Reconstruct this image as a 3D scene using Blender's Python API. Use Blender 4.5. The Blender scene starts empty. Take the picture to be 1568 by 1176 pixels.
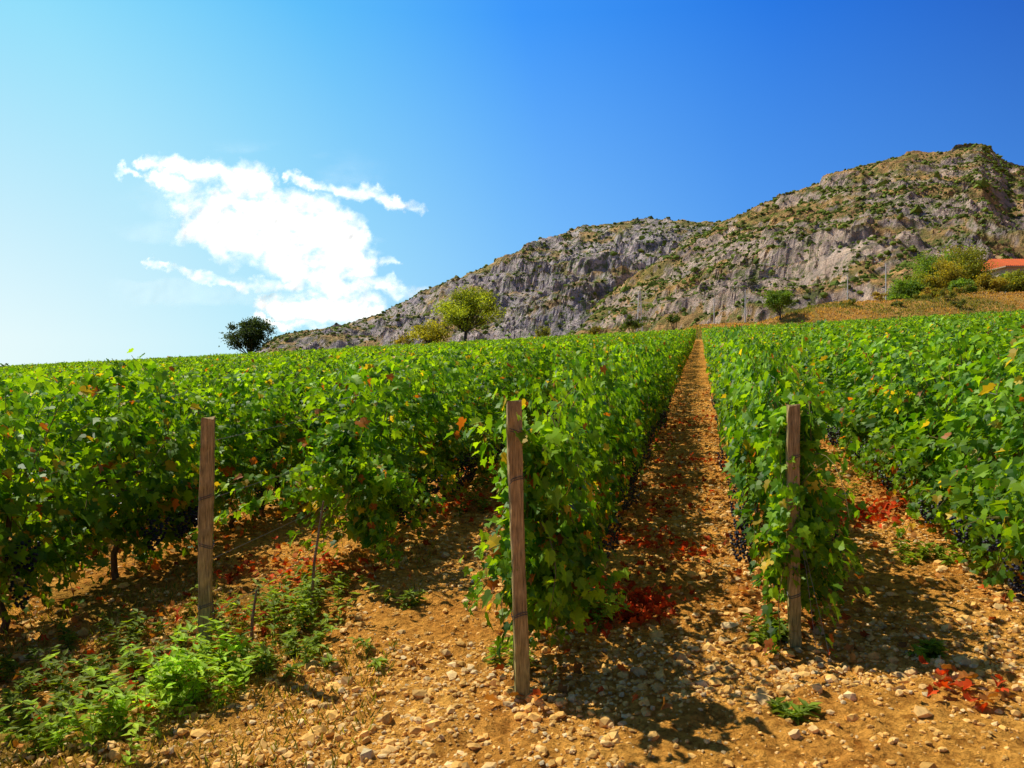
import bpy, math, numpy as np
from mathutils import Vector, Matrix
rng = np.random.default_rng(7)
A, B = 0.0555, 0.0586            # cross slope / up slope of the hillside
CAMH = 1.9
TH = math.radians(13.3)
U = np.array([math.sin(TH), math.cos(TH)])     # row direction
V = np.array([math.cos(TH), -math.sin(TH)])    # across rows
EL = math.radians(54)
SUN = Vector((-0.83*math.cos(EL), 0.557*math.cos(EL), math.sin(EL))).normalized()

# ------------------------------------------------------------------ noise
LAT = rng.random((256, 256))
def vn(x, y):
    x = np.asarray(x, float); y = np.asarray(y, float)
    xi = np.floor(x).astype(int); yi = np.floor(y).astype(int)
    fx = x - xi; fy = y - yi
    fx = fx*fx*fx*(fx*(fx*6-15)+10); fy = fy*fy*fy*(fy*(fy*6-15)+10)
    a = LAT[xi & 255, yi & 255]; b = LAT[(xi+1) & 255, yi & 255]
    c = LAT[xi & 255, (yi+1) & 255]; d = LAT[(xi+1) & 255, (yi+1) & 255]
    return (a*(1-fx)+b*fx)*(1-fy)+(c*(1-fx)+d*fx)*fy
def fbm(x, y, o=4, g=0.5):
    s = 0; am = 1; t = 0
    for i in range(o):
        s = s+am*vn(x+17.3*i, y+9.1*i); t += am; am *= g
        x, y = (x*0.8-y*0.6)*2.03, (x*0.6+y*0.8)*2.03
    return s/t
def ridged(x, y, o=5, g=0.5):
    s = 0; am = 1; t = 0
    for i in range(o):
        s = s+am*(1-np.abs(2*vn(x+7.7*i, y+3.3*i)-1)); t += am; am *= g
        x, y = (x*0.8-y*0.6)*2.1, (x*0.6+y*0.8)*2.1
    return s/t
def ss(a, b, x):
    t = np.clip((x-a)/(b-a), 0, 1); return t*t*(3-2*t)

# ------------------------------------------------------------------ mesh builder
class MB:
    def __init__(s): s.v=[]; s.f=[]; s.c=[]; s.m=[]; s.n=0
    def add(s, v, f, c, m=0):
        v=np.asarray(v,float).reshape(-1,3); f=np.asarray(f,int).reshape(-1,3)
        c=np.asarray(c,float)
        if c.ndim==1: c=np.tile(c,(len(v),1))
        s.v.append(v); s.f.append(f+s.n); s.c.append(c[:,:3]); s.m.append(np.full(len(f),m)); s.n+=len(v)
    def mesh(s, name, mats, smooth=False):
        v=np.concatenate(s.v); f=np.concatenate(s.f); c=np.concatenate(s.c); m=np.concatenate(s.m)
        me=bpy.data.meshes.new(name)
        me.vertices.add(len(v)); me.vertices.foreach_set('co', v.ravel())
        me.loops.add(len(f)*3); me.loops.foreach_set('vertex_index', f.ravel().astype(np.int32))
        me.polygons.add(len(f)); me.polygons.foreach_set('loop_start', np.arange(0,len(f)*3,3,dtype=np.int32))
        me.polygons.foreach_set('material_index', m.astype(np.int32))
        me.polygons.foreach_set('use_smooth', np.full(len(f), smooth))
        me.update(calc_edges=True)
        ca=me.color_attributes.new(name='Col', type='FLOAT_COLOR', domain='POINT')
        ca.data.foreach_set('color', np.concatenate([c,np.ones((len(c),1))],1).ravel())
        for x in mats: me.materials.append(x)
        return me
def obj(name, me, parent=None):
    o=bpy.data.objects.new(name, me); bpy.context.scene.collection.objects.link(o)
    if parent: o.parent=parent
    return o
def empty(name, loc=(0,0,0)):
    o=bpy.data.objects.new(name,None); o.location=loc; o.empty_display_size=0.2
    bpy.context.scene.collection.objects.link(o); return o
def nrm(a): return a/np.maximum(np.linalg.norm(a,axis=-1,keepdims=True),1e-9)
def leaves(mb,P,T,N,size,col,tv,tf,m=0):
    T=nrm(T); N=nrm(N-(N*T).sum(1,keepdims=True)*T); X=np.cross(T,N)
    s=size[:,None,None]
    W=P[:,None]+s*(tv[None,:,0:1]*X[:,None]+tv[None,:,1:2]*T[:,None]+tv[None,:,2:3]*N[:,None])
    k=len(tv); F=tf[None]+(np.arange(len(P))*k)[:,None,None]
    mb.add(W,F,np.repeat(col,k,axis=0),m)
def tube(mb,pts,rad,col,sides=6,m=0,cap=True):
    pts=np.asarray(pts,float); n=len(pts); rad=np.broadcast_to(rad,(n,))
    t=nrm(np.gradient(pts,axis=0)); ref=np.array([0,0,1.]) if abs(t[0,2])<0.9 else np.array([1.,0,0])
    a=nrm(np.cross(t,ref)); b=np.cross(t,a)
    an=np.linspace(0,2*np.pi,sides,endpoint=False)
    W=pts[:,None]+rad[:,None,None]*(np.cos(an)[None,:,None]*a[:,None]+np.sin(an)[None,:,None]*b[:,None])
    F=[]
    for i in range(n-1):
        for j in range(sides):
            k=(j+1)%sides
            p,q,r,s=i*sides+j,i*sides+k,(i+1)*sides+k,(i+1)*sides+j
            F+= [(p,q,r),(p,r,s)]
    if cap:
        for j in range(1,sides-1):
            F.append((0,j+1,j)); F.append(((n-1)*sides,(n-1)*sides+j,(n-1)*sides+j+1))
    mb.add(W.reshape(-1,3),F,col,m)
def box(mb,x0,x1,y0,y1,z0,z1,col,m=0):
    v=[(x,y,z) for x in (x0,x1) for y in (y0,y1) for z in (z0,z1)]
    q=[(0,1,3,2),(4,6,7,5),(0,4,5,1),(2,3,7,6),(0,2,6,4),(1,5,7,3)]
    f=[]
    for a,b,c,d in q: f+=[(a,b,c),(a,c,d)]
    mb.add(v,f,col,m)

# leaf templates (x across, y length, z up)
o=[(0,0.02),(0.2,-0.14),(0.42,-0.02),(0.5,0.2),(0.36,0.3),(0.5,0.6),(0.2,0.62),(0,1.0)]
out=o+[(-x,y) for x,y in o[-2:0:-1]]
LV=np.array([(0,0.3,0)]+[(x,y,0.34*abs(x)-0.26*max(y-0.3,0)**1.5) for x,y in out])
LF=np.array([(0,i,i%len(out)+1) for i in range(1,len(out)+1)])
QV=np.array([(0,0,0),(0.5,0.35,0.14),(0,1,-0.12),(-0.5,0.35,0.14)])
QF=np.array([(0,1,2),(0,2,3)])
NV=np.array([(0,0,0),(0.17,0.4,0.05),(0,1,-0.15),(-0.17,0.4,0.05)])
# icosahedron
p=(1+5**.5)/2
IV=nrm(np.array([(-1,p,0),(1,p,0),(-1,-p,0),(1,-p,0),(0,-1,p),(0,1,p),(0,-1,-p),(0,1,-p),(p,0,-1),(p,0,1),(-p,0,-1),(-p,0,1)],float))
IF=np.array([(0,11,5),(0,5,1),(0,1,7),(0,7,10),(0,10,11),(1,5,9),(5,11,4),(11,10,2),(10,7,6),(7,1,8),(3,9,4),(3,4,2),(3,2,6),(3,6,8),(3,8,9),(4,9,5),(2,4,11),(6,2,10),(8,6,7),(9,8,1)])

# ------------------------------------------------------------------ materials
def newmat(name):
    m=bpy.data.materials.new(name); m.use_nodes=True; nt=m.node_tree; nt.nodes.clear()
    return m,nt
def nd(nt,t,**k):
    n=nt.nodes.new(t)
    for a,b in k.items():
        if a in n.inputs: n.inputs[a].default_value=b
        else: setattr(n,a,b)
    return n
def mixc(nt,bt,fac,a,b):
    n=nt.nodes.new('ShaderNodeMix'); n.data_type='RGBA'; n.blend_type=bt
    for i,x in ((0,fac),(6,a),(7,b)):
        if hasattr(x,'is_linked') or hasattr(x,'links'): nt.links.new(x,n.inputs[i])
        else: n.inputs[i].default_value=x
    return n.outputs[2]
def ramp(nt,src,stops):
    n=nt.nodes.new('ShaderNodeValToRGB'); e=n.color_ramp.elements
    while len(e)<len(stops): e.new(0.5)
    for i,(q,c) in enumerate(stops): e[i].position=q; e[i].color=(*c,1) if len(c)==3 else c
    nt.links.new(src,n.inputs[0]); return n.outputs[0]
def noise(nt,coord,scale,detail=4,rough=0.55,out='Fac'):
    n=nd(nt,'ShaderNodeTexNoise',Scale=scale,Detail=detail,Roughness=rough)
    nt.links.new(coord,n.inputs['Vector']); return n.outputs[out]

def leaf_mat(name,trans=0.35,rough=0.42,spec=0.45,ns=6.0,lo=.75,hi=1.25):
    m,nt=newmat(name); L=nt.links
    c=nd(nt,'ShaderNodeVertexColor',layer_name='Col'); geo=nd(nt,'ShaderNodeNewGeometry')
    var=ramp(nt,noise(nt,geo.outputs['Position'],ns,2),[(0.3,(lo,lo,lo)),(0.7,(hi,hi*.96,hi*.9))])
    col=mixc(nt,'MULTIPLY',1.0,c.outputs[0],var)
    p=nd(nt,'ShaderNodeBsdfPrincipled',Roughness=rough); p.inputs['Specular IOR Level'].default_value=spec
    L.new(col,p.inputs['Base Color'])
    tc=mixc(nt,'MULTIPLY',1.0,col,(2.4,2.0,0.5,1)); t=nd(nt,'ShaderNodeBsdfTranslucent'); L.new(tc,t.inputs[0])
    mx=nd(nt,'ShaderNodeMixShader'); mx.inputs[0].default_value=trans
    L.new(p.outputs[0],mx.inputs[1]); L.new(t.outputs[0],mx.inputs[2])
    L.new(mx.outputs[0],nd(nt,'ShaderNodeOutputMaterial').inputs[0]); return m
def col_mat(name,rough=0.85,nscale=30,amt=0.5,bump=0.3,bd=0.01,stretch=None,spec=0.2):
    m,nt=newmat(name); L=nt.links
    c=nd(nt,'ShaderNodeVertexColor',layer_name='Col'); tc=nd(nt,'ShaderNodeTexCoord')
    co=tc.outputs['Object']
    if stretch:
        mp=nd(nt,'ShaderNodeMapping'); mp.inputs['Scale'].default_value=stretch; L.new(co,mp.inputs[0]); co=mp.outputs[0]
    f=noise(nt,co,nscale,6,0.65)
    var=ramp(nt,f,[(0.3,(1-amt,)*3),(0.7,(1+amt,)*3)])
    p=nd(nt,'ShaderNodeBsdfPrincipled',Roughness=rough); p.inputs['Specular IOR Level'].default_value=spec
    L.new(mixc(nt,'MULTIPLY',1.0,c.outputs[0],var),p.inputs['Base Color'])
    b=nd(nt,'ShaderNodeBump',Strength=bump,Distance=bd); L.new(f,b.inputs['Height']); L.new(b.outputs[0],p.inputs['Normal'])
    L.new(p.outputs[0],nd(nt,'ShaderNodeOutputMaterial').inputs[0]); return m

M_leaf=leaf_mat('vine_leaf',0.42,0.5,0.28,2.4,.62,1.35); M_tree=leaf_mat('tree_leaf',0.35,0.6,0.2,1.5); M_weed=leaf_mat('weed_leaf',0.35,0.6,0.2,12)
M_litter=leaf_mat('dry_leaf',0.2,0.75,0.15,20)
M_bark=col_mat('bark',0.9,18,0.4,0.6,0.01,(4,4,1)); M_wood=col_mat('weathered_wood',0.9,14,0.6,0.8,0.006,(9,9,0.7),0.1)
M_stone=col_mat('pebble_stone',0.9,40,0.3,0.3,0.003); M_berry=col_mat('grape_skin',0.4,60,0.3,0.0,0.001,spec=0.4)
M_wire=col_mat('galvanised_wire',0.45,80,0.3,0.1,0.0005,spec=0.6); M_wall=col_mat('plaster',0.9,6,0.12,0.1,0.01)
M_tile=col_mat('roof_tile',0.85,9,0.35,0.3,0.02); M_glass=col_mat('window_glass',0.1,4,0.1,0,0.001,spec=0.6)
M_shrub=leaf_mat('shrub_leaf',0.1,0.8,0.1,0.6)

# soil
def soil_mat():
    m,nt=newmat('ochre_soil'); L=nt.links
    c=nd(nt,'ShaderNodeVertexColor',layer_name='Col'); P=nd(nt,'ShaderNodeNewGeometry').outputs['Position']
    n1=noise(nt,P,1.6,6,0.7); n2=noise(nt,P,14,8,0.7); n3=noise(nt,P,70,3,0.6)
    v=nd(nt,'ShaderNodeTexVoronoi',Scale=24.0)
    wp=mixc(nt,'MIX',0.06,P,noise(nt,P,9,3,0.6,'Color')); L.new(wp,v.inputs['Vector'])
    a=mixc(nt,'MULTIPLY',1.0,c.outputs[0],ramp(nt,n1,[(0.3,(0.78,0.66,0.54)),(0.68,(1.15,1.15,1.15))]))
    b=mixc(nt,'MULTIPLY',1.0,a,ramp(nt,n2,[(0.32,(0.48,0.37,0.28)),(0.47,(1,1,1)),(0.72,(1.3,1.3,1.3))]))
    d=mixc(nt,'MULTIPLY',0.7,b,ramp(nt,v.outputs['Distance'],[(0.0,(1.3,1.3,1.35)),(0.55,(0.95,0.92,0.88)),(0.9,(0.5,0.40,0.32))]))
    p=nd(nt,'ShaderNodeBsdfPrincipled',Roughness=0.95); p.inputs['Specular IOR Level'].default_value=0.05; L.new(d,p.inputs['Base Color'])
    b0=nd(nt,'ShaderNodeBump',Strength=1.0,Distance=0.06); b0.invert=True; L.new(v.outputs['Distance'],b0.inputs['Height'])
    b1=nd(nt,'ShaderNodeBump',Strength=1.0,Distance=0.08); L.new(n2,b1.inputs['Height']); L.new(b0.outputs[0],b1.inputs['Normal'])
    b2=nd(nt,'ShaderNodeBump',Strength=0.5,Distance=0.01); L.new(n3,b2.inputs['Height']); L.new(b1.outputs[0],b2.inputs['Normal'])
    L.new(b2.outputs[0],p.inputs['Normal']); L.new(p.outputs[0],nd(nt,'ShaderNodeOutputMaterial').inputs[0]); return m
M_soil=soil_mat()
def rock_mat(name,tint):
    m,nt=newmat(name); L=nt.links
    c=nd(nt,'ShaderNodeVertexColor',layer_name='Col'); P=nd(nt,'ShaderNodeNewGeometry').outputs['Position']
    n1=noise(nt,P,0.012,6,0.65); n2=noise(nt,P,0.055,9,0.72); n3=noise(nt,P,0.4,4,0.7)
    a=mixc(nt,'MULTIPLY',1.0,c.outputs[0],ramp(nt,n1,[(0.35,(0.8,0.82,0.9)),(0.65,(1.15,1.1,1.05))]))
    b=mixc(nt,'MULTIPLY',1.0,a,ramp(nt,n2,[(0.34,(0.44,0.45,0.56)),(0.5,(1,1,1)),(0.66,(1.4,1.34,1.25))]))
    sp=ramp(nt,noise(nt,P,0.13,5,0.72),[(0.50,(0,0,0)),(0.55,(1,1,1))])
    sp2=mixc(nt,'MULTIPLY',1.0,sp,ramp(nt,noise(nt,P,0.016,3,0.6),[(0.34,(0.15,0.15,0.15)),(0.56,(0.85,0.85,0.85))]))
    d=mixc(nt,'MIX',sp2,b,(0.15,0.19,0.045,1)); e=mixc(nt,'MULTIPLY',1.0,d,tint)
    p=nd(nt,'ShaderNodeBsdfPrincipled',Roughness=0.95); p.inputs['Specular IOR Level'].default_value=0.05; L.new(e,p.inputs['Base Color'])
    b1=nd(nt,'ShaderNodeBump',Strength=1.0,Distance=15.0); L.new(n2,b1.inputs['Height'])
    b2=nd(nt,'ShaderNodeBump',Strength=0.8,Distance=2.0); L.new(n3,b2.inputs['Height']); L.new(b1.outputs[0],b2.inputs['Normal'])
    L.new(b2.outputs[0],p.inputs['Normal']); L.new(p.outputs[0],nd(nt,'ShaderNodeOutputMaterial').inputs[0]); return m
M_rock_haze=rock_mat('limestone_far_haze',(1.0,1.06,1.25,1)); M_rock=rock_mat('limestone',(1.10,1.06,1.05,1))  # blue tint in the far rock colour stands in for distance haze

# ------------------------------------------------------------------ terrain
ROWS=[-4.89,-2.97,-0.915,0.533,2.13]
START={-4.89:3.2,-2.97:6.3,-0.915:4.3,0.533:5.0,2.13:4.9}
x=2.13
while x<95: x+=1.8; ROWS.append(x); START[x]=4.9
x=-4.89
while x>-125: x-=1.85; ROWS.append(x); START[x]=3.4
ROWS.sort(); RA=np.array(ROWS)
def gz(x,y,fine=True):
    x=np.asarray(x,float); y=np.asarray(y,float)
    e=np.maximum(y-118,0); yy=np.where(y>118,118+10*(1-np.exp(-e/10)),y)
    yy=np.where(y<0,40*np.tanh(y/40),yy)
    xx=220*np.tanh(x/220)
    z=A*xx+B*yy-28*(1-np.exp(-np.maximum(y-130,0)/280))
    s=x/np.maximum(y,1)
    z=z+(2.4*ss(0.17,0.24,s)+2.4*ss(0.30,0.40,s)+2.6*ss(.45,.6,s)*ss(122,150,y)+2.4*(fbm(x*.09,y*.09,4)-.5)*ss(.2,.4,s))*ss(113,130,y)*(1-ss(400,900,y))
    if fine:
        near=1-ss(25,60,np.hypot(x,y))
        z=z+near*(0.05*(fbm(x*1.3,y*1.3,3)-.5)+0.06*(fbm(x*6,y*6,3)-.5)+0.03*(vn(x*17,y*17)-.5))
    return z
def gcol(x,y):
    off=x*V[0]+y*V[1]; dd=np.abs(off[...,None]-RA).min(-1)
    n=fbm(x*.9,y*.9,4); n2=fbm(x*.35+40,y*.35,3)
    ochre=np.array([0.94,0.475,0.095]); drk=np.array([0.66,0.25,0.042]); grn=np.array([0.21,0.19,0.03]); dry=np.array([0.74,0.43,0.12])  # bare ochre soil, and darker leaf-littered soil under the rows
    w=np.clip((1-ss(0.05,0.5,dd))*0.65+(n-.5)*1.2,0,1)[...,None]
    c=ochre*(1-w)+drk*w
    g=(ss(.45,.62,n)*(1-ss(-2.6,-0.9,x))*(1-ss(5.5,8.5,y))*0.75)[...,None]
    c=c*(1-g)+grn*g
    g2=(ss(.55,.7,n2)*0.3*ss(9,20,y))[...,None]; c=c*(1-g2)+np.array([.35,.26,.07])*g2
    f=ss(112,117,y)[...,None]; n3=fbm(x*.12,y*.16,5)[...,None]
    far=dry*(0.5+.9*n3); gg=ss(.46,.58,n3); far=far*(1-.65*gg)+np.array([.20,.19,.04])*.65*gg
    return c*(1-f)+far*f
def axis(lo,hi,step,g,far_lo,far_hi):
    a=list(np.arange(lo,hi,step)); s=step; x=a[-1]
    while x<far_hi: s*=g; x+=s; a.append(x)
    s=step; x=lo; b=[]
    while x>far_lo: s*=g; x-=s; b.append(x)
    return np.array(b[::-1]+a)
gx=axis(-5.5,5.5,0.045,1.045,-6000,6000); gy=axis(2.4,11,0.045,1.03,-3000,7000)
def gridmesh(X,Y,Z,C,mb):
    n,m=X.shape; v=np.stack([X,Y,Z],-1).reshape(-1,3); i=np.arange(n*m).reshape(n,m)
    a,b,c,d=i[:-1,:-1].ravel(),i[1:,:-1].ravel(),i[1:,1:].ravel(),i[:-1,1:].ravel()
    f=np.concatenate([np.stack([a,b,c],1),np.stack([a,c,d],1)]); mb.add(v,f,C.reshape(-1,3))
GX,GY=np.meshgrid(gx,gy,indexing='ij')
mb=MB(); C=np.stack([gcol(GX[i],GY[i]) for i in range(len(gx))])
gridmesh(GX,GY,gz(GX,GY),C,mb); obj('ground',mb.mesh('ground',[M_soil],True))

# mountains: (bearing tangent, elevation tangent) ridge lines, converted from image pixel coordinates
R1=np.array([(-.45,-.03),(-.36,.005),(-.33,.03),(-.307,.05),(-.282,.060),(-.216,.070),(-.184,.078),(-.151,.095),(-.110,.114),(-.069,.132),(-.036,.146),(.013,.170),(.054,.185),(.095,.197),(.136,.201),(.177,.205),(.226,.204),(.275,.205),(.38,.19),(.6,.14),(1.0,.06)])
R2=np.array([(-.06,-.02),(.0,.02),(.04,.055),(.08,.080),(.144,.125),(.21,.170),(.259,.198),(.283,.211),(.3,.218),(.341,.236),(.382,.252),(.423,.27),(.464,.281),(.489,.288),(.538,.289),(.575,.297),(.590,.300),(.603,.290),(.624,.270),(.643,.267),(.7,.26),(.8,.24),(1.0,.2),(1.3,.12),(1.6,.03)])
def mountain(name,R,s0,s1,ns,y0,yr,y1,ny,mat,seed,amp,rockbias):
    s=np.linspace(s0,s1,ns); k=np.concatenate([np.linspace(0,1,int(ny*.85)),1+np.linspace(0,1,ny-int(ny*.85))[1:]**1.5])
    S,K=np.meshgrid(s,k,indexing='ij')
    yrs=yr*(1+0.12*(fbm(s*6+seed,s*0+seed,3)-.5))
    YR=np.repeat(yrs[:,None],len(k),1)
    Y=np.where(K<=1,y0+(YR-y0)*K,YR+(y1-YR)*(K-1)); X=S*Y
    e=np.interp(s,R[:,0],R[:,1]); zr=np.repeat((e*yrs+CAMH)[:,None],len(k),1)
    zb=-20
    Z=np.where(K<=1,zb+(zr-zb)*np.clip(K,0,1)**1.08,zr-np.maximum(K-1,0)**1.2*(zr+30))
    env=np.clip(zr/160,0.05,1)*np.where(K<1,np.sin(np.clip(K,0,1)*np.pi)**.6+0.03,0.4)
    w=fbm(X/160+seed,Y/160,3)*1.2; w2=fbm(X/60+3,Y/60+seed,4)*1.5
    r=ridged(X/230+seed+w,Y/230+w*1.3,5,0.5)-.55
    r2=ridged((X+Y*.5)/85+w*2+w2,(Y-X*.3)/75+seed+w2,5,0.55)-.55
    r3=fbm(X/14+seed+w2,Y/14+w2,4)-.5
    Z=Z+env*amp*(2.3*r+0.95*r2+0.30*r3)
    st=amp*1.0; q=(Z+amp*2.2*fbm(X/90+5,Y/90+seed,4)+X*0.12)/st; fl=np.floor(q); fr=q-fl
    tz=(fl+ss(.25,.85,fr)-q)*st; ban=ss(.42,.65,fbm(X/110+9,Y/110+seed*2,4))
    Z=Z+tz*ban*env*0.9
    Z=Z+np.where(K>0.85,1,0.0)*((fbm(X/14,Y/14,3)-.5)*6+(ridged(X/45+seed,Y/45,3)-.55)*7)*np.clip(zr/100,0,1)
    gxn=np.gradient(Z,axis=0)/np.maximum(np.gradient(X,axis=0),1e-3); gyn=np.gradient(Z,axis=1)/np.where(np.abs(np.gradient(Y,axis=1))<1e-3,1e-3,np.gradient(Y,axis=1))
    sl=np.hypot(gxn,gyn)
    n=fbm(X/70+3,Z/50+Y/150+seed,4); n2=fbm(X/25+13,Z/18+Y/60+seed,4)
    rock=ss(.5,.95,sl*0.65+(n-.5)*2.6+(n2-.5)*1.6+rockbias)[...,None]
    gm=ss(.42,.6,n2)[...,None]
    base=np.array([.64,.40,.16])*(1-gm*.6)+np.array([.22,.24,.06])*gm*.6
    rc=np.array([.68,.54,.44])*(0.72+.5*fbm(X/18,Z/15,3))[...,None]
    C=base*(1-rock)+rc*rock
    mb=MB(); gridmesh(X,Y,Z,C,mb); obj(name,mb.mesh(name,[mat],False))
    return X,Y,Z,rock[...,0],K,n
g1=mountain('mountain',R1,-.45,.6,560,600,1600,2600,300,M_rock_haze,31.3,32,.17)
g2=mountain('mountain',R2,-.06,1.2,800,250,1000,1700,380,M_rock,77.7,23,.03)
# scrub on the mountains
def scrub(name,g,num,smin,smax):
    X,Y,Z,rock,K,n=g
    ok=np.where(((K<1.02)&(Z>2)).ravel())[0]
    pr=(1.25-rock.ravel()[ok])*ss(.35,.6,n.ravel()[ok])+.24; pr=pr*Y.ravel()[ok]; pr/=pr.sum()
    idx=rng.choice(ok,num,p=pr); P=np.stack([X.ravel()[idx],Y.ravel()[idx],Z.ravel()[idx]],1)
    P[:,:2]+=rng.normal(0,1.2,(num,2)); s=rng.uniform(smin,smax,num)*rng.lognormal(0,.35,num)*(.35+.65*P[:,1]/Y.max()*1.7)
    W=P[:,None]+IV[None]*s[:,None,None]*rng.uniform(.5,1.3,(num,12,1))*np.array([1,1,.75])
    F=IF[None]+(np.arange(num)*12)[:,None,None]
    c=np.array([.095,.145,.022])*rng.uniform(.5,1.7,(num,1))+rng.uniform(0,.05,(num,1))*np.array([1,.8,0])
    mb=MB(); mb.add(W,F,np.repeat(c,12,0)); obj(name,mb.mesh(name,[M_shrub],False))
scrub('scrub',g1,12000,1.6,3.1); scrub('scrub',g2,27000,.8,2.4)

# ------------------------------------------------------------------ vines
def leafcol(n,h,bright=1.0):
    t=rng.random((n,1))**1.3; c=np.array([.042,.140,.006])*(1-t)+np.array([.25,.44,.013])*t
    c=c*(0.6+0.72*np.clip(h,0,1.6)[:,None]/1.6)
    r=rng.random(n); low=np.clip(1.1-h,0,1)
    y=r<0.03+0.04*low; c[y]=np.array([.62,.46,.04])*rng.uniform(.6,1.1,(y.sum(),1))
    q=(r>0.985-0.03*low); c[q]=np.array([.45,.14,.02])*rng.uniform(.6,1.2,(q.sum(),1))
    return c*bright
def vine(L,lod,seed):
    mb=MB(); r=np.random.default_rng(seed)
    dens={0:60,1:34,2:13}[lod]; N=int(L*dens)
    x0=r.uniform(0,L,N); side=r.choice([-1,1],N)
    P=np.stack([x0,r.normal(0,.04,N),r.uniform(.5,.95,N)],1)
    low=r.random(N)<.54
    D=np.stack([r.normal(0,.28,N),side*r.uniform(.0,.32,N),r.uniform(.9,1.1,N)],1)
    nl=low.sum(); D[low]=np.stack([r.normal(0,.4,nl),side[low]*r.uniform(.25,.8,nl),r.uniform(-.7,.4,nl)],1)
    steps=24; ln=r.integers(9,steps,N); g=r.uniform(.05,.115,N); sz0=r.uniform(.062,.105,N)
    floor=.10+.10*np.sin(x0*5+seed)+r.uniform(-.05,.20,N)
    PP=[];TT=[];NN=[];SS=[];canes=[[] for _ in range(N)]
    for k in range(steps):
        act=k<ln
        D=nrm(D); P=P+D*.062; D[:,2]-=g*(.4+k/14.); D[:,0]+=r.normal(0,.09,N); D[:,1]+=r.normal(0,.05,N)
        Q=P.copy(); hw=.12+.20*ss(.15,.9,P[:,2]); Q[:,1]=hw*np.tanh(P[:,1]/hw); Q[:,2]=np.where(Q[:,2]>1.50,1.50+(Q[:,2]-1.50)*.4,Q[:,2])
        under=Q[:,2]<floor; act=act&(~under|(r.random(N)<.25)); Q[:,2]=np.maximum(Q[:,2],np.maximum(floor,.04)); Q[:,2]+=np.where(under,r.uniform(0,.15,N),0)
        a=np.where(act)[0]
        if lod==0:
            for i in a[a%3==0]:
                if not under[i]: canes[i].append(Q[i])
        n=len(a); sg=np.where((k+a)%2==0,1,-1)
        lat=np.stack([sg*.05+r.normal(0,.02,n),side[a]*.03+r.normal(0,.03,n),r.normal(0,.03,n)],1)
        PP.append(Q[a]+lat)
        so=np.sign(Q[a,1]+side[a]*.05)
        TT.append(np.stack([sg*.5+r.normal(0,.4,n),so*.4+r.normal(0,.3,n),-.6+r.normal(0,.35,n)],1))
        NN.append(np.stack([r.normal(0,.45,n),so*.6+r.normal(0,.4,n),.7+r.normal(0,.32,n)],1))
        SS.append(sz0[a]*(1-.45*(k/ln[a])**2)*r.uniform(.8,1.25,n))
    P=np.concatenate(PP);T=np.concatenate(TT);Nn=np.concatenate(NN);S=np.concatenate(SS)
    k={0:1,1:1.2,2:1.85}[lod]
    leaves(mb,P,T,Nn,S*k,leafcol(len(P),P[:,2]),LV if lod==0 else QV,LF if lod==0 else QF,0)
    for tx in np.arange(.3,L,1.1):
        w=r.normal(0,.03,(7,2)); w[0]=0
        pts=[(tx+w[i,0]*(i>0)+.02*i,w[i,1],-.08+.14*i) for i in range(7)]
        tube(mb,pts,np.array([.030,.025,.022,.024,.020,.02,.015])*r.uniform(.8,1.1),(.10,.065,.04),6 if lod==0 else 4,1)
        if lod==0:
            for sd in (-1,1):
                tube(mb,[(tx+.12,0,.76),(tx+.12+sd*.2,.02,.8),(tx+.12+sd*.5,-.02,.78)],[.016,.012,.007],(.13,.085,.05),5,1)
    if lod==0:
        for cpts in canes:
            if len(cpts)>3: tube(mb,cpts[::2],np.linspace(.004,.002,len(cpts[::2])),(.17,.13,.05),4,1,False)
        for _ in range(int(L*6)):
            cx,cs=r.uniform(0,L),r.choice([-1,1]); c0=np.array([cx,cs*r.uniform(.24,.36),r.uniform(.36,.66)])
            nb=44; tt=r.random(nb); rad=.052*(1-tt)**.6+.008; an=r.uniform(0,6.28,nb)
            BP=c0+np.stack([rad*np.cos(an),rad*np.sin(an),-tt*.18],1)
            mb.add(BP[:,None]+IV[None]*.0105,IF[None]+(np.arange(nb)*12)[:,None,None],(.015,.014,.035),2)
    for hz in (.62,1.0,1.38):
        if lod<2: tube(mb,[(0,0,hz),(L,0,hz)],.0016,(.3,.3,.3),4,3,False)
    return mb.mesh('grapevine_%d'%lod,[M_leaf,M_bark,M_berry,M_wire],False)
SEG={0:1.2,1:3.0,2:6.0}
VAR={0:[vine(1.2,0,100+i) for i in range(9)],1:[vine(3.0,1,200+i) for i in range(7)],2:[vine(6.0,2,300+i) for i in range(5)]}
cnt=0
for off in ROWS:
    par=None; t=START[off]; end=112+6*math.sin(off*.3)-(0 if off<0 else 1)
    while t<end:
        pos=off*V+t*U; dist=math.hypot(*pos)
        lod=0 if dist<16 else (1 if dist<45 else 2); L=SEG[lod]
        c=off*V+(t+L/2)*U
        if c[1]>-1 and abs(c[0])<.78*c[1]+6+L:
            flip=rng.random()<.5
            a=off*V+t*U; b=off*V+(t+L)*U
            za=float(gz(a[0],a[1],False)); zb=float(gz(b[0],b[1],False))
            X=Vector((b[0]-a[0],b[1]-a[1],zb-za)).normalized(); o=Vector((a[0],a[1],za))
            if flip: o=Vector((b[0],b[1],zb)); X=-X
            Zu=Vector((0,0,1)); Y=Zu.cross(X).normalized(); Z=X.cross(Y)
            if par is None: par=empty('grapevine_row')
            ob=obj('vine_segment',VAR[lod][rng.integers(len(VAR[lod]))],par)
            hs=rng.uniform(.92,1.10); base_w=1.35 if (off<-1.5 or off>1) else (.82 if off>0 else .92)
            wd_=rng.uniform(.88,1.12)*base_w
            M=Matrix((X,Y*wd_,Z*hs)).transposed().to_4x4(); M.translation=o
            ob.matrix_local=M; cnt+=1
        t+=L
print('vine segments',cnt)
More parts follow.
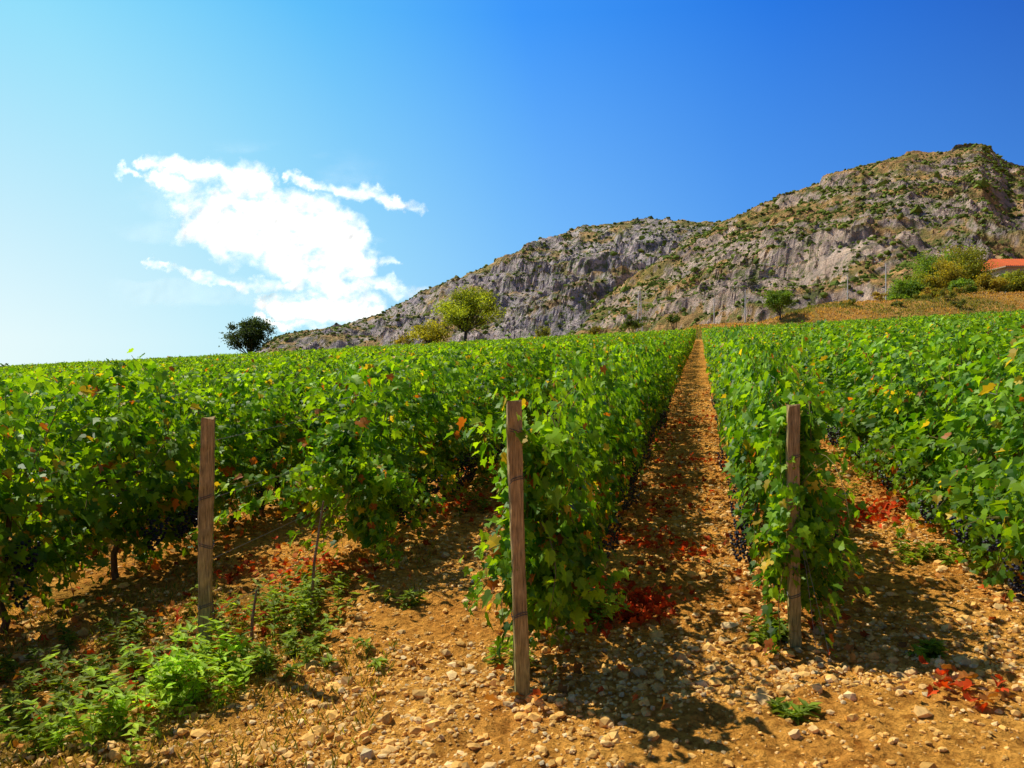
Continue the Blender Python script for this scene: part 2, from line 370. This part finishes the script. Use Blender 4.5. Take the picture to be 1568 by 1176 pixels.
# thin stakes along the rows
mb=MB()
for off in ROWS:
    for t in np.arange(START[off]+9,112,7.5):
        q=off*V+(t+rng.uniform(-.3,.3))*U
        if q[1]>4 and abs(q[0])<.8*q[1]+3:
            z=float(gz(q[0],q[1],False)); h=rng.uniform(1.3,1.5) if (rng.random()<.93 or q[1]<40) else 1.85
            tube(mb,[(q[0],q[1],z-.1),(q[0]+rng.normal(0,.02),q[1],z+h)],[.024,.02],np.array([.22,.17,.13])*rng.uniform(.6,1.2),5,0)
obj('trellis_stakes',mb.mesh('trellis_stakes',[M_wood]))

# trailing shoots at the head of the rows
def shoot(mb,p0,d0,n,g,seed,sz=.12,st=.06,hh=1.4):
    r=np.random.default_rng(seed); P=np.array(p0,float); D=np.array(d0,float); pts=[]
    for k in range(n):
        D=D/np.linalg.norm(D); pts.append(P.copy()); P=P+D*st; D[2]-=g; D+=r.normal(0,.05,3)
    pts=np.array(pts); pts[:,2]=np.maximum(pts[:,2],gz(pts[:,0],pts[:,1])+.06); m=len(pts); rep=2
    Q=np.repeat(pts,rep,0)+r.normal(0,.035,(m*rep,3))
    T=r.normal(0,.5,(m*rep,3))+np.array([0,-.3,-.5]); N=r.normal(0,.4,(m*rep,3))+np.array([-.3,-.3,.8])
    S=sz*np.repeat(np.linspace(1.1,.5,m),rep)*r.uniform(.8,1.2,m*rep)
    c=leafcol(m*rep,np.full(m*rep,hh))
    leaves(mb,Q,T,N,S,c,LV,LF,0); tube(mb,pts,np.linspace(.005,.002,m),(.2,.17,.05),4,1,False)
mb=MB(); hx,hy=(-2.97*V+6.3*U); hz=float(gz(hx,hy,False))
for i in range(14): shoot(mb,(hx+.1,hy,hz+.75),(-.7+.13*i,-.8+.05*i,.55-.04*i),12+i%4,.06,500+i,.10)
for i in range(26): shoot(mb,(hx+.1,hy-.05,hz+1.2-.035*i),(-.5+.06*i,-.8,.2-.1*(i%3)),11,.09,520+i,.10)
shoot(mb,(hx-.1,hy-.1,hz+.72),(-1,-.25,.1),21,.022,541,.12); shoot(mb,(hx-.1,hy-.15,hz+.8),(-1,-.35,.2),15,.04,542,.12)
for off,wf in ((-.915,1.0),(.533,.6)):
    ex,ey=off*V+(START[off]+.06)*U; ez=float(gz(ex,ey,False))
    for i in range(34): shoot(mb,(ex+rng.normal(0,.08)*wf,ey,ez+.3+.035*i),(rng.normal(0,.3)*wf,-.3,.4-.03*i),8,.09,560+i+int(off*10),.09,.04)
    for i in range(16): shoot(mb,(ex+rng.normal(0.05,.10)*wf,ey+.2,ez+.75),(rng.normal(0.05,.3)*wf,-.25,-.2-.05*i),12,.06,660+i+int(off*10),.09,.05)
# skirts of hanging shoots on the broad rows to either side
k=0
for off,sd,t0 in ((-4.89,1,3.3),(-2.97,1,6.4),(2.13,-1,5.0),(3.93,-1,5.0)):
    for t in np.arange(t0,13,.075):
        q=off*V+t*U+V*sd*rng.uniform(.1,.28); z=float(gz(q[0],q[1],False)); d=V*sd*rng.uniform(.1,.5)+U*rng.normal(0,.4)
        shoot(mb,(q[0],q[1],z+rng.uniform(.5,.8)),(d[0],d[1],rng.uniform(-.6,.1)),int(rng.integers(6,12)),.09,900+k,.095,.055,.9); k+=1
obj('grapevine_shoots',mb.mesh('grapevine_shoots',[M_leaf,M_bark]))

# ------------------------------------------------------------------ posts
def post(x,y,h,w,d,lean,yaw,seed,loops):
    r=np.random.default_rng(seed); z0=float(gz(x,y)); par=empty('wooden_post',(x,y,z0))
    mb=MB(); n=40; ch=.14
    ring=np.array([(-1,-1+ch),(-1+ch,-1),(1-ch,-1),(1,-1+ch),(1,1-ch),(1-ch,1),(-1+ch,1),(-1,1-ch)])*.5
    zs=np.linspace(-.3,h,n); W=[]
    for i,z in enumerate(zs):
        k=1+.05*math.sin(z*5+seed); rr=ring*np.array([w,d])*k+r.normal(0,.0014,(8,2))+np.array([lean[0]*z+.005*math.sin(3*z+seed),lean[1]*z])
        zz=np.full(8,z)+(r.normal(0,.009,8) if i==n-1 else 0)
        W.append(np.column_stack([rr,zz]))
    W=np.array(W).reshape(-1,3); F=[]
    for i in range(n-1):
        for j in range(8):
            k=(j+1)%8; p,q,a,b=i*8+j,i*8+k,(i+1)*8+k,(i+1)*8+j; F+=[(p,q,a),(p,a,b)]
    for j in range(1,7): F.append(((n-1)*8,(n-1)*8+j,(n-1)*8+j+1))
    base=np.array([.38,.27,.12]); cc=np.tile(base,(len(W),1))*(1+.2*r.normal(0,1,(len(W),1)).clip(-1,1))*(1.1-.25*fbm(W[:,2:3]*4+seed,W[:,2:3]*0)); lw=(1-ss(.05,.6,W[:,2]))[:,None]; cc=cc*(1-lw*.6)+np.array([.25,.26,.07])*lw*.6
    mb.add(W,F,cc); o=obj('shaft',mb.mesh('post_shaft',[M_wood],False),par); o.rotation_euler[2]=yaw
    mb=MB()
    for lz in loops:
        for q in range(2):
            a=np.linspace(0,2*np.pi,17); px=(w/2+.004)*np.sign(np.cos(a))*np.abs(np.cos(a))**.35+lean[0]*lz; py=(d/2+.004)*np.sign(np.sin(a))*np.abs(np.sin(a))**.35+lean[1]*lz
            tube(mb,np.column_stack([px,py,lz+.012*q+.014*np.sin(a*2+lz*9)]),.002,(.09,.08,.07),4)
    o=obj('wire_ties',mb.mesh('wire_ties',[M_wire]),par); o.rotation_euler[2]=yaw
    return par
post(.05,4.19,1.545,.072,.06,(-.024,.0),.15,1,(.42,1.13,1.38))
post(1.65,4.66,1.41,.066,.055,(-.003,0),-.1,2,(.3,.66,1.1))
post(-1.89,4.91,1.51,.078,.06,(.007,0),.2,3,(.35,.72,1.02))
# wires
mb=MB()
def wire(a,b,sag=.02,r=.0016,c=(.16,.14,.12)):
    a=np.array(a);b=np.array(b);t=np.linspace(0,1,9)[:,None]; q=a*(1-t)+b*t; q[:,2]-=(sag*4*t*(1-t))[:,0]; tube(mb,q,r,c,4)
for (px,py,off) in ((.05,4.19,-.915),(1.65,4.66,.533),(-1.89,4.91,-2.97)):
    z=float(gz(px,py)); e=off*V+8*U; ze=float(gz(e[0],e[1],False))
    for h in (.62,1.0,1.36): wire((px,py+.03,z+h),(e[0],e[1],ze+h),.01)
z=float(gz(1.7,4.6)); wire((1.68,4.63,z+.66),(1.72,4.5,z+.02),-.03); wire((1.68,4.63,z+.66),(1.78,4.44,z-.01),.0)
z=float(gz(-1.9,4.9)); wire((-1.86,4.9,z+.3),(-1.2,5.35,z+.72),.05); wire((-1.93,4.9,z+.9),(-2.1,5.6,z+.1),.0)
obj('trellis_wire',mb.mesh('trellis_wire',[M_wire]))
mb=MB()
for (x,y,h,l) in ((-1.72,5.25,.35,.01),(-1.42,5.6,.85,.03),(-2.05,5.5,.7,-.04)):
    z=float(gz(x,y)); tube(mb,[(x,y,z-.05),(x+l,y,z+h*.5),(x+l*3,y+.02,z+h)],[.013,.010,.007],(.2,.14,.09),6)
obj('vine_stakes',mb.mesh('vine_stakes',[M_bark]))

# ------------------------------------------------------------------ gravel
mb=MB(); N=120000; y=2.6+(rng.random(N)**1.7)*22; x=rng.uniform(-1,1,N)*(y*.72+.6); s=np.clip(rng.lognormal(-4.7,.58,N),.005,.045)*(1+.03*y)
dn=fbm(x*1.1,y*1.1,3); k=rng.random(N)<(ss(.25,.6,dn)+.2)*np.where(x<-1.2,.55,1); x,y,s=x[k],y[k],s[k]; N=len(x)
z=gz(x,y)+s*.1
an=rng.uniform(0,6.28,N); sc=np.stack([rng.uniform(.7,1.4,N),rng.uniform(.6,1.1,N),rng.uniform(.45,.85,N)],1)
W=IV[None]*rng.uniform(.65,1.2,(N,12,1))*sc[:,None]*s[:,None,None]
ca,sa=np.cos(an)[:,None],np.sin(an)[:,None]; W=np.stack([W[...,0]*ca-W[...,1]*sa,W[...,0]*sa+W[...,1]*ca,W[...,2]],-1)+np.stack([x,y,z],1)[:,None]
c=np.array([.98,.54,.14])*(1-rng.random((N,1))*.48)+np.array([0,.14,.18])*(rng.random((N,1))**4)
mb.add(W,IF[None]+(np.arange(N)*12)[:,None,None],np.repeat(c,12,0)); obj('gravel',mb.mesh('gravel',[M_stone]))

# ------------------------------------------------------------------ fallen leaves
mb=MB(); PX=[];PY=[];CC=[];SZ=[]
def litter(cx,cy,r,n,red):
    x=rng.normal(cx,r,n); y=rng.normal(cy,r*1.1,n); PX.append(x);PY.append(y)
    c=np.where(rng.random((n,1))<red,np.array([.66,.085,.012]),np.array([.50,.21,.045]))*rng.uniform(.35,1.2,(n,1)); CC.append(c); SZ.append(rng.uniform(.035,.075,n))
for a in [(.80,5.40,.14,140,.85),(.45,5.3,.15,60,.7),(.95,5.55,.12,50,.8),(1.37,6.78,.2,70,.6),(3.36,7.65,.2,120,.8),(2.9,7.9,.3,80,.6),(2.5,11.1,.3,60,.6),(.56,5.94,.15,70,.7),(-2.3,7.0,.3,90,.5),(-1.66,6.68,.25,100,.5),
          (2.27,3.98,.1,26,.6),(1.42,8.43,.3,60,.5),(-.13,11.4,.4,110,.5),(3.94,8.1,.25,70,.7),(2.0,9.5,.3,50,.5),(1.1,7.3,.2,60,.5),(2.3,13.5,.4,60,.5),(3.3,16,.5,60,.5),(-1.9,5.6,.35,80,.4),(-2.6,5.2,.5,70,.3),(-3,4.4,.5,60,.3),(.2,8.5,.3,80,.6),(-.6,9,.3,80,.6)]: litter(*a)
for off in ROWS:
    if abs(off)<9:
        n=600; t=rng.uniform(START[off]-.4,24,n); o=off+rng.normal(.12,.34,n); q=o[:,None]*V+t[:,None]*U
        PX.append(q[:,0]);PY.append(q[:,1]);CC.append(np.where(rng.random((n,1))<.25,np.array([.55,.11,.015]),np.array([.55,.25,.06]))*rng.uniform(.35,1.1,(n,1)));SZ.append(rng.uniform(.035,.075,n))
x=np.concatenate(PX);y=np.concatenate(PY);c=np.concatenate(CC);s=np.concatenate(SZ);n=len(x)
P=np.stack([x,y,gz(x,y)+rng.uniform(.01,.06,n)],1)
leaves(mb,P,np.column_stack([rng.normal(0,1,n),rng.normal(0,1,n),rng.normal(0,.3,n)]),np.column_stack([rng.normal(0,.5,n),rng.normal(0,.5,n),np.ones(n)]),s,c,LV*np.array([1,1,2.2]),LF)
obj('fallen_leaves',mb.mesh('fallen_leaves',[M_litter]))

# ------------------------------------------------------------------ weeds
mb=MB()
def weed(cx,cy,rad,n,h,bright=1.0,seed=0):
    for i in range(n):
        x=cx+rng.normal(0,rad); y=cy+rng.normal(0,rad); z=float(gz(x,y)); hh=h*rng.uniform(.5,1.1); l=rng.normal(0,.35,2)
        m=7; t=np.linspace(0,1,m)[:,None]; pts=np.array([x,y,z])+np.hstack([l*t*t*hh,t*hh*(1-.15*t)])
        tube(mb,pts,np.linspace(.003,.001,m),(.10,.16,.03),3,0,False)
        k=m*4; Q=np.repeat(pts,4,0); a=rng.uniform(0,6.28,k)
        T=np.column_stack([np.cos(a),np.sin(a),rng.uniform(-.3,.7,k)]); N=np.column_stack([-.4*np.cos(a),-.4*np.sin(a),np.ones(k)])
        c=np.array([.22,.36,.025])*rng.uniform(.5,1.5,(k,1))*bright+rng.uniform(0,.05,(k,1))*np.array([1,.6,0])
        leaves(mb,Q,T,N,rng.uniform(.035,.085,k),c,NV*np.array([1.3,1,1]),QF)
for a in [(-1.86,4.33,.13,38,.38,1.5),(-1.7,4.65,.10,20,.36,1.3),(-2.1,4.05,.14,20,.24,1.2),(-1.6,5.7,.2,24,.3,.8),(-1.4,5.5,.12,12,.33,.9),(-2.2,4.75,.22,22,.18,.7),(-2.6,4.3,.2,16,.2,.6),(-1.5,4.9,.2,16,.16,.8),(-2.45,5.3,.3,18,.2,.6),(-1.35,6.0,.2,10,.25,.7),(-2.7,4.9,.3,20,.16,.6),(-1.1,5.0,.2,10,.1,.7),
          (.56,5.25,.05,14,.2,1.1),(1.55,4.75,.06,10,.10,.7),(2.35,4.45,.05,7,.08,.8),(1.35,3.85,.05,5,.05,.7),(3.3,6.3,.15,14,.12,.9),(-.75,5.8,.06,5,.16,.8),(.0,4.65,.06,7,.15,.8),(-.5,9,.2,10,.15,.8),(2.0,12,.3,16,.15,.8),(1.1,10,.25,12,.12,.8),(3.6,9.3,.3,14,.15,.8)]: weed(*a)
n=9000; x=rng.uniform(-4,-.7,n); y=rng.uniform(3.0,7.5,n); k=(fbm(x*1.1,y*1.1,3)>.45); x,y=x[k],y[k]; n=len(x)
P=np.stack([x,y,gz(x,y)],1); a=rng.uniform(0,6.28,n)
leaves(mb,P,np.column_stack([np.cos(a)*.9,np.sin(a)*.9,np.ones(n)]),np.column_stack([np.cos(a),np.sin(a),rng.normal(0,.3,n)]),rng.uniform(.025,.075,n),np.array([.18,.22,.035])*rng.uniform(.5,1.4,(n,1))+rng.random((n,1))**3*np.array([.4,.22,.04]),NV*np.array([.4,1,1]),QF)
obj('weeds',mb.mesh('weeds',[M_weed]))
# dry grass tufts on the bank above the vines
mb=MB(); n=60000; x=rng.uniform(14,112,n); y=rng.uniform(115,150,n); P=np.stack([x,y,gz(x,y,False)-.02],1); a=rng.uniform(0,6.28,n)
c=np.array([.50,.34,.13])*rng.uniform(.5,1.3,(n,1)); gsel=(fbm(x*.15,y*.2,3)>.50)[:,None]; c=np.where(gsel,np.array([.20,.22,.05])*rng.uniform(.6,1.3,(n,1)),c)
leaves(mb,P,np.column_stack([np.cos(a)*.8,np.sin(a)*.8,np.ones(n)]),np.column_stack([np.cos(a),np.sin(a),rng.normal(0,.3,n)]),rng.uniform(.12,.42,n),c,QV*np.array([.6,1,1]),QF)
obj('dry_grass',mb.mesh('dry_grass',[M_weed]))

# ------------------------------------------------------------------ trees
def tree(name,x,y,h,rx,rz,col,ncl,nl,ls,seed,trunk=.35,dark=(.1,.08,.06),spread=1.0,off=(0,0)):
    r=np.random.default_rng(seed); z=float(gz(x,y,False)); par=empty(name,(x,y,z)); mb=MB(); th=h*trunk
    tw=[(0,0,-.3)]+[(off[0]*t*.5+r.normal(0,.05*h*.1),off[1]*t*.5,th*t) for t in (.33,.66,1)]; tube(mb,tw,np.array([1.25,1,.85,.75])*h*.028,dark,8)
    fork=np.array(tw[-1]); cz=h-rz; ml=MB()
    for i in range(ncl):
        d=nrm(r.normal(0,1,3)); q=r.random()**.4; cc=np.array([off[0],off[1],cz])+d*np.array([rx,rx,rz])*q*.85
        cc[2]=max(cc[2],th*.75)
        if i%2==0 or ncl<15:
            mid=fork*.45+cc*.55+r.normal(0,.06*h*.3,3)-np.array([0,0,.05*h]); tube(mb,[fork,fork*.7+mid*.3+r.normal(0,.03,3),mid,cc],np.array([.5,.42,.25,.1])*h*.028,dark,5,0,False)
        cr=r.uniform(.20,.38)*min(rx,rz)*spread; n=int(nl*r.uniform(.6,1.3))
        P=cc+r.normal(0,1,(n,3))*np.array([cr,cr,cr*.7])*.75
        T=r.normal(0,1,(n,3)); N=r.normal(0,.5,(n,3))+np.array([0,0,.8])+(P-cc)/cr*.5
        c=np.array(col)*1.5*r.uniform(.5,1.4)*r.uniform(.7,1.3,(n,1))
        leaves(ml,P,T,N,r.uniform(.6,1.2,n)*ls,c,QV*np.array([.8,1,1]),QF)
    obj('trunk_and_limbs',mb.mesh(name+'_wood',[M_bark],True),par); obj('crown',ml.mesh(name+'_crown',[M_tree]),par)
G2=(.075,.12,.025); G3=(.032,.058,.022)
tree('olive_tree',-6.8,112.5,9.4,5.0,3.3,(.20,.26,.03),58,180,.30,1,.32,off=(.5,0),spread=.85)
tree('olive_tree',-11.9,113,5.4,3.4,2.0,(.23,.24,.03),28,130,.28,2,.3)
tree('shrub',-15.5,114,3.4,1.6,1.2,(.22,.2,.04),10,90,.25,3,.2)
tree('pine_tree',-38.0,115,7.1,4.0,2.6,G3,54,180,.28,4,.18,spread=.8)
tree('shrub',4.3,116,3.6,1.3,1.0,(.11,.13,.03),10,90,.25,6,.2)
tree('shrub',12,117,3.0,1.1,.9,(.16,.15,.03),10,90,.25,16,.2)
tree('shrub',18.0,118,4.4,2.4,1.2,(.07,.11,.025),16,120,.25,7,.2)
tree('shrub',24.5,119,3.8,1.4,1.0,G2,10,100,.25,8,.2)
tree('oak_tree',41.8,124,4.9,3.0,1.8,(.09,.16,.02),28,160,.28,9,.15)
# (x, y, absolute height of the crown top, crown radius)
for i,(x,y,top,rx) in enumerate([(69,140,20.2,3.2),(73,143,22,3.6),(77,141,23.6,3.8),(80,150,27.4,4.4),(83,146,27.5,4.2),(86,152,29.0,4.4),(88,141,21.5,3.2),(86,136,21.2,3.4),(81,135,20.5,3.6),(92,134,18.6,3.0),(96,138,19.6,3.2),(99,142,20.3,3.2),(76,134,19.5,3.2),(101,136,19.2,3.2),(72,135,17.6,2.6),(66,136,17,2.4)]):
    h=max(top-float(gz(x,y,False)),2.4); tree('oak_tree' if i%3 else 'pine_tree',x,y,h,min(rx,h*.7),h*.44,(.11+.05*(i%3),.19,.026),34,160,.36,20+i,.12)
for i in range(40):
    x=rng.uniform(46,108); y=rng.uniform(122,142); k=1+.4*(x>66)*(x<88); tree('shrub',x,y,rng.uniform(.7,1.7)*k,rng.uniform(.8,1.8)*k,.7*k,(.12,.15,.03) if i%2 else (.24,.2,.05),8,70,.25,50+i,.15)

# ------------------------------------------------------------------ house
hx,hy=93.2,150; hz=float(gz(hx+6,hy,False))-.3; par=empty('stone_house',(hx,hy,hz))
H0=CAMH+150*.1465-hz
mb=MB(); box(mb,0,13,0,9,0,H0,(.5,.42,.33)); obj('walls',mb.mesh('house_walls',[M_wall]),par)
mb=MB(); RH=2.0
v=[(-.6,-.6,H0),(13.6,-.6,H0),(13.6,9.6,H0),(-.6,9.6,H0),(-.6,4.5,H0+RH),(13.6,4.5,H0+RH)]; v2=[(a,b,c+.22) for a,b,c in v]
f=[(0,1,5),(0,5,4),(2,3,4),(2,4,5),(3,0,4),(1,2,5),(0,3,2),(0,2,1)]
mb.add(v2,f,(.72,.15,.05))
mb.add(v[:4]+v2[:4],[(0,1,5),(0,5,4),(1,2,6),(1,6,5),(2,3,7),(2,7,6),(3,0,4),(3,4,7),(0,3,2),(0,2,1)],(.5,.35,.25))
for i in range(36):
    xx=-.5+i*.39; tube(mb,[(xx,-.62,H0+.26),(xx,4.5,H0+RH+.26)],.09,(.7*rng.uniform(.8,1.1),.15,.05),5)
obj('roof',mb.mesh('house_roof',[M_tile]),par)
mb=MB()
for wx in (1.5,4.6,7.7,10.6):
    for wz in (1.0,H0-2.4):
        box(mb,wx,wx+1.1,-.03,.0-.004,wz,wz+1.4,(.03,.04,.05),0); box(mb,wx-.1,wx+1.2,-.08,-.004,wz-.12,wz-.002,(.6,.55,.5),1)
obj('windows',mb.mesh('house_windows',[M_glass,M_wall]),par)

# ------------------------------------------------------------------ pylon, lamps, poles
def bar(mb,a,b,r,c): tube(mb,[a,b],r,c,4)
px,py=42.,262.; pz=float(gz(px,py,False)); par=empty('electricity_pylon',(px,py,pz)); mb=MB(); g=(.6,.6,.6); H=28-pz+4.5
lv=np.linspace(0,H,9)
def wd(z): return 1.9*(1-z/H)**1.1+.25
for i in range(8):
    a,b=lv[i],lv[i+1]; wa,wb=wd(a),wd(b)
    ca=[(-wa,-wa,a),(wa,-wa,a),(wa,wa,a),(-wa,wa,a)]; cb=[(-wb,-wb,b),(wb,-wb,b),(wb,wb,b),(-wb,wb,b)]
    for j in range(4):
        k=(j+1)%4; bar(mb,ca[j],cb[j],.12,g); bar(mb,ca[j],cb[k],.07,g); bar(mb,ca[k],cb[j],.07,g); bar(mb,cb[j],cb[k],.07,g)
for z,w in ((H-1,2.6),(H-4,3.3),(H-7,2.8)):
    bar(mb,(-w,0,z),(w,0,z),.1,g); bar(mb,(-w,0,z),(0,0,z+1),.06,g); bar(mb,(w,0,z),(0,0,z+1),.06,g)
    for q in (-w,w): bar(mb,(q,0,z),(q,0,z-.9),.08,(.2,.12,.08))
obj('lattice',mb.mesh('pylon_lattice',[M_wire]),par)
for (x,y,h) in ((61.5,131,6.5),(37.5,128,5.6),(33,130,4.4),(59,140,6)):
    z=float(gz(x,y,False)); par=empty('street_lamp',(x,y,z)); mb=MB(); tube(mb,[(0,0,-.2),(0,0,h*.5),(0,0,h)],[.12,.10,.08],(.65,.65,.62),7)
    tube(mb,[(0,0,h),(-.4,0,h+.25),(-1.2,0,h+.3)],[.05,.04,.035],(.4,.4,.4),5); box(mb,-1.8,-1.15,-.14,.14,h+.22,h+.36,(.5,.5,.48)); obj('pole',mb.mesh('lamp_pole',[M_wire]),par)
mb=MB()
def cable(a,b,sag):
    a=np.array(a,float);b=np.array(b,float);t=np.linspace(0,1,24)[:,None];q=a*(1-t)+b*t;q[:,2]-=(sag*4*t*(1-t))[:,0];tube(mb,q,.03,(.05,.05,.05),4,0,False)
for dz in (0,.5): cable((px+2.5,py,pz+H-1-dz*6),(118,210,46-dz*4),3)
obj('power_line',mb.mesh('power_line',[M_wire]))

# ------------------------------------------------------------------ cloud
mc,nt=newmat('cloud_vapour'); L=nt.links
c=nd(nt,'ShaderNodeVertexColor',layer_name='Col'); t=nd(nt,'ShaderNodeBsdfTranslucent'); t.inputs[0].default_value=(1,1,1,1)
df=nd(nt,'ShaderNodeBsdfDiffuse'); df.inputs[0].default_value=(.9,.9,.9,1); m1=nd(nt,'ShaderNodeMixShader'); m1.inputs[0].default_value=.12; L.new(t.outputs[0],m1.inputs[1]); L.new(df.outputs[0],m1.inputs[2])
tr=nd(nt,'ShaderNodeBsdfTransparent'); m2=nd(nt,'ShaderNodeMixShader')
L.new(c.outputs[0],m2.inputs[0]); L.new(tr.outputs[0],m2.inputs[1]); L.new(m1.outputs[0],m2.inputs[2]); L.new(m2.outputs[0],nd(nt,'ShaderNodeOutputMaterial').inputs[0])
s=np.linspace(-.56,-.06,620); e=np.linspace(.045,.31,360); S,E=np.meshgrid(s,e,indexing='ij')
W1=(fbm(S*28+3,E*28,6,.62)-.5)*.05; W2=(fbm(S*28+50,E*28+9,6,.62)-.5)*.04
def cap(ax,ay,bx,by,ra,rb,soft,den):
    x=S+W1; y=E+W2; dx,dy=bx-ax,by-ay; t=np.clip(((x-ax)*dx+(y-ay)*dy)/(dx*dx+dy*dy),0,1)
    d=np.hypot(x-ax-t*dx,(y-ay-t*dy)); r=ra+(rb-ra)*t; return den*(1-ss(1-soft,1+soft*.7,d/r))
def P_(X,Y): return (X-784)/1220.,(588-Y)/1220.
parts=[(225,245,390,275,12,24,.8,1),(185,263,215,272,5,6,.9,.5),(240,275,330,330,14,34,.8,.9),(330,325,530,370,38,40,.6,1.1),(300,345,420,375,26,40,.7,1.1),(400,305,500,330,20,26,.8,.8),(435,272,520,290,6,10,.9,.7),(520,290,635,306,11,8,.9,.75),(490,375,555,400,36,28,.7,1.1),
 (225,398,330,425,5,9,.9,.65),(330,430,450,440,8,10,.9,.65),(440,400,540,450,30,34,.6,1),(420,465,570,480,16,24,.8,.95),(400,490,560,497,7,8,.9,.75),(560,430,640,448,12,9,.9,.6),(595,400,610,403,7,6,.9,.45),(350,385,420,400,16,20,.9,.55)]
Dn=np.zeros_like(S)
for ax,ay,bx,by,ra,rb,so_,de in parts:
    a=P_(ax,ay);b=P_(bx,by); Dn=np.maximum(Dn,cap(a[0],a[1],b[0],b[1],ra/1220,rb/1220,so_,de))
fine=fbm(S*40+11,E*55,6,.6); Dn=np.clip(Dn*(-0.15+1.95*fine)*1.25-.05,0,1)
wisp=.10*ss(.5,.75,fbm(S*9+4,E*26+2,4))*(1-ss(.10,.16,np.hypot((S+.31)*.7,E-.17))); Dn=np.clip(np.maximum(Dn,wisp),0,1)
edge=ss(-.56,-.53,S)*(1-ss(-.09,-.06,S))*ss(.045,.06,E)*(1-ss(.29,.31,E)); Dn*=edge
Z=E*4700/(1+E); Y=4700-Z; Y=Y+120*(fbm(S*14,E*14,4)-.5); mb=MB(); gridmesh(S*Y,Y,Z+CAMH,np.repeat(Dn[...,None],3,-1),mb); obj('cloud',mb.mesh('cloud',[mc],True))

# ------------------------------------------------------------------ light, sky, camera
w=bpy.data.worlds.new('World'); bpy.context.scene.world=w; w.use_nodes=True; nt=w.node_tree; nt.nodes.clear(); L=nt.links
sk=nd(nt,'ShaderNodeTexSky'); sk.sky_type='NISHITA'; sk.sun_disc=False; sk.sun_elevation=EL; sk.sun_rotation=math.atan2(SUN.x,SUN.y)
sk.air_density=1.0; sk.dust_density=0.2; sk.ozone_density=3.0
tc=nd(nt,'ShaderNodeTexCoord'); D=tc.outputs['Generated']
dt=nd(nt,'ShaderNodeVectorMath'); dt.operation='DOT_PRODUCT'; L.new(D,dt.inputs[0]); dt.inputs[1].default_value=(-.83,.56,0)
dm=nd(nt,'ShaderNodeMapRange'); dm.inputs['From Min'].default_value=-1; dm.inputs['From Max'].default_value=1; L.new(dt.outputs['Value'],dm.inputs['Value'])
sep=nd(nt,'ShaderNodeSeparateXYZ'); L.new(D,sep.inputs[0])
hi=ramp(nt,dm.outputs[0],[(0.25,(.006,.04,.18)),(0.49,(.006,.095,.54)),(.625,(.012,.185,.80)),(.75,(.04,.32,1.0)),(.84,(.11,.54,1.0)),(.92,(.25,.75,1.0))])  # first stop: sky behind the camera, darkened to lower the ambient light
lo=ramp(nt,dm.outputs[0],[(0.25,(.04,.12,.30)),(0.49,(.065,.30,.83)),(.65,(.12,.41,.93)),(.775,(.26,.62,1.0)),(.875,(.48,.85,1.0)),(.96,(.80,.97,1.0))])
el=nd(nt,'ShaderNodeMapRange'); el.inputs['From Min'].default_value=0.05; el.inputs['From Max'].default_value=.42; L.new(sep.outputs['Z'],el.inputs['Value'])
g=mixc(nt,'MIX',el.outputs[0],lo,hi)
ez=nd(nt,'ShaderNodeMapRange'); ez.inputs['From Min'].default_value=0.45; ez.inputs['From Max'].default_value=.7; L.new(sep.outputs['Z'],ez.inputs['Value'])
g=mixc(nt,'MIX',ez.outputs[0],g,(.06,.085,.13,1))  # zenith out of view, set dark so the sky gives less fill
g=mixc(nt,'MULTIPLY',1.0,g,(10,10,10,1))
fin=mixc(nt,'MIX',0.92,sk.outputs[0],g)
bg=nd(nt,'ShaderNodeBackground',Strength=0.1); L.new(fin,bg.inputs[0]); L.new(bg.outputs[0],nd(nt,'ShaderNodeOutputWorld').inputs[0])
sl=bpy.data.lights.new('sun','SUN'); sl.energy=5.0; sl.angle=math.radians(.5); sl.color=(1,.95,.80); so=bpy.data.objects.new('sun',sl); bpy.context.scene.collection.objects.link(so)
so.rotation_euler=SUN.to_track_quat('Z','Y').to_euler(); so.location=(-20,10,40)
cd=bpy.data.cameras.new('camera'); co=bpy.data.objects.new('camera',cd); bpy.context.scene.collection.objects.link(co); co.location=(0,0,CAMH); co.rotation_euler=(math.radians(90),0,0)
cd.lens=28.0; cd.sensor_width=36; cd.clip_start=.05; cd.clip_end=20000; sc=bpy.context.scene; sc.camera=co
sc.view_settings.view_transform='Standard'; sc.view_settings.look='None'; sc.view_settings.exposure=0
